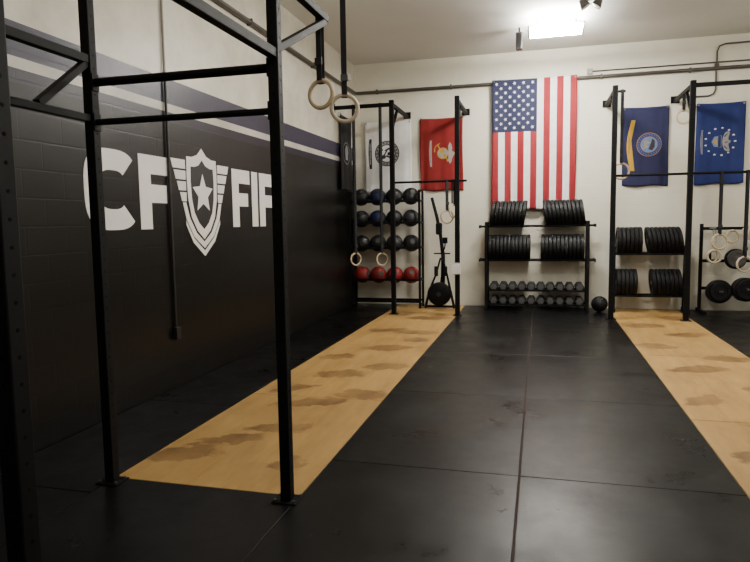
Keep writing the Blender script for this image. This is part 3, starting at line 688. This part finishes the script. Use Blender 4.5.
DR = .080
def make_db():
    t = thing('dumbbell', '', 'dumbbell', (0,0,0))
    for s in (-1, 1):
        hd = MB().lathe([(0,-.05),(DR-.010,-.05),(DR,-.037),(DR,.037),(DR-.010,.05),(0,.05)], Matrix.Translation((0, s*.11, 0)) @ Matrix.Rotation(PI/2, 4, 'X'), 6).build('head', M['hexa'], t)
        MB().lathe([(.060,.0),(.057,.005),(0,.006)], Matrix.Translation((0, s*.160, 0)) @ Matrix.Rotation(s*-PI/2, 4, 'X'), 6).build('end_cap', M['hexend'], hd)
    MB().sweep([(0,-.07,0),(0,-.03,0),(0,0,0),(0,.03,0),(0,.07,0)], [.015,.017,.019,.017,.015], 12).build('handle', M['chrome'], t, smooth=True)
    return t
dbp = None
for z, lab in ((.34, 'upper'), (.09, 'lower')):
    for k in range(10):
        loc = (-.79+.1625*k, CY, z+.006+DR*.8665); label = 'grey hex dumbbell on the %s dumbbell tray of the wide rack, %s from the left' % (lab, ORD[k])
        if dbp is None:
            dbp = make_db(); dbp.location = loc; dbp['label'] = label; dbp['group'] = 'hex dumbbells on the wide rack'
        else: dup(dbp, loc, (0,0,0), label, 'hex dumbbells on the wide rack')
kx = 1.0
kb = thing('slam_ball', 'round black ball on the floor between the two plate racks', 'ball', (kx, 11.25, 0))
b = MB(kb); bmesh.ops.create_uvsphere(b.bm, u_segments=28, v_segments=18, radius=.135, matrix=Matrix.Translation((kx, 11.25, .135))); b.build('ball', M['plate'], kb, smooth=True)
MB(kb).torus((kx, 11.25, .135), .1345, .003, 'X', 40, 6).torus((kx, 11.25, .135), .1345, .003, 'Y', 40, 6).build('seams', M['seam'], kb)
MB(kb).cyl((kx+.03, 11.25-.09, .225), (kx+.033, 11.25-.095, .235), .012, 10).build('valve', M['chrome'], kb)

# ------------------------------------------------------------------ storage stand at the right
st = thing('storage_stand', 'black peg stand hung with rings and plates under the royal blue flag', 'storage stand', (2.98, 11.5, 0))
for x in (2.62, 3.46):
    MB(st).box((x, 11.55, .74), (.05, .05, 1.48), None, .005).build('post', M['steel'], st)
    MB(st).box((x, 11.42, .025), (.05, .55, .05), None, .005).build('foot', M['steel'], st)
for z in (.40, .86, 1.40): MB(st).box((3.04, 11.55, z), (.79, .04, .05), None, .004).build('crossbar', M['steel'], st)
PEG = [(2.74, 1.40), (3.02, 1.34), (3.30, 1.40), (2.76, 1.02), (3.12, .90), (2.88, .36), (3.26, .40)]
for x, z in PEG: MB(st).cyl((x, 11.53, z), (x, 11.18, z+.02), .012, 10).build('peg', M['chrome'], st)
MB(st).box((2.76, 11.55, .94), (.04, .03, .18), None, .003).build('hanger_plate', M['steel'], st)
RG = [(3, 11.26, -.2, 'paleplastic', 'nearest on the left mid peg'), (3, 11.40, .45, 'wood', 'behind on the left mid peg'), (2, 11.27, .7, 'paleplastic', 'nearest on the upper right peg'), (2, 11.43, -.1, 'wood', 'behind on the upper right peg'), (1, 11.30, .3, 'wood', 'on the upper middle peg')]
for i, yy, rz, m, lab in RG:
    x, z = PEG[i]; zc = z+.016-.088
    rg = MB().torus((x, yy, zc), .10, .016).build('gymnastic_ring', M[m], loc=(x, yy, zc), smooth=True); rg.rotation_euler = (0, 0, rz)
    tag(rg, 'loose pale ring, %s of the peg stand' % lab, 'gymnastic ring', 'rings on the peg stand')
def hang(i, q, n, y_, sc, where, proto):
    x, z = PEG[i]
    o = dup(proto, (x, y_, z + (11.53-y_)*.057 + .012 - .0255*sc), (0, 0, PI/2), 'black weight plate facing forward, %s from front on the %s peg of the stand' % (ORD[n-1-q], where), 'plates on the peg stand')
    o.scale = (.88, sc, sc); return o
for i, where, specs in ((5, 'low left', ((11.45, .84), (11.39, .84), (11.33, .66))), (6, 'low right', ((11.45, .84), (11.39, .84), (11.33, .84), (11.27, .70))), (4, 'right mid', ((11.45, .72),))):
    for q, (y_, sc) in enumerate(specs): hang(i, q, len(specs) + (1 if i == 4 else 0), y_, sc, where, plate_proto[0])
gp = make_plate('gplate'); sc = .60; gp.location = (PEG[4][0], 11.38, PEG[4][1]+.15*.057+.012-.0255*sc); gp.rotation_euler = (0,0,PI/2); gp.scale = (.88,sc,sc); gp['label'] = 'small grey weight plate facing forward on the right mid peg of the stand'; gp['group'] = 'plates on the peg stand'
px, pz = PEG[0]
ls = thing('webbing_strap', 'grey webbing strap looped over the upper left peg of the stand', 'strap', (px, 11.23, pz-.40))
MB(ls).box((px-.02, 11.225, pz-.12), (.003, .04, .28), Matrix.Rotation(.04, 3, 'Y')).box((px+.02, 11.225, pz-.10), (.003, .04, .24), Matrix.Rotation(-.04, 3, 'Y')).box((px, 11.225, pz+.032), (.034, .04, .003)).build('webbing', M['gstrap'], ls)
MB(ls).box((px-.026, 11.222, pz-.27), (.02, .05, .05), None, .004).build('buckle', M['chrome'], ls)

# ------------------------------------------------------------------ world, camera
w = bpy.data.worlds.new('World'); SC.world = w; w.use_nodes = True
w.node_tree.nodes['Background'].inputs[0].default_value = (.02,.02,.02,1)
F = 625.
y_c = Vector((540-375, 281-219, -F)).normalized()
u0 = Vector((-.015, 1, 0)); k = -u0.dot(y_c)/y_c.z
z_c = (u0+Vector((0,0,k))).normalized(); x_c = y_c.cross(z_c)
Rm = Matrix((x_c, y_c, z_c))
cd = bpy.data.cameras.new('Camera'); cam = bpy.data.objects.new('Camera', cd); COL.objects.link(cam)
cd.sensor_width = 36; cd.lens = 36*F/750; cd.clip_start = .05
cam.matrix_world = Matrix.Translation((0,0,1.6)) @ Rm.to_4x4()
SC.camera = cam
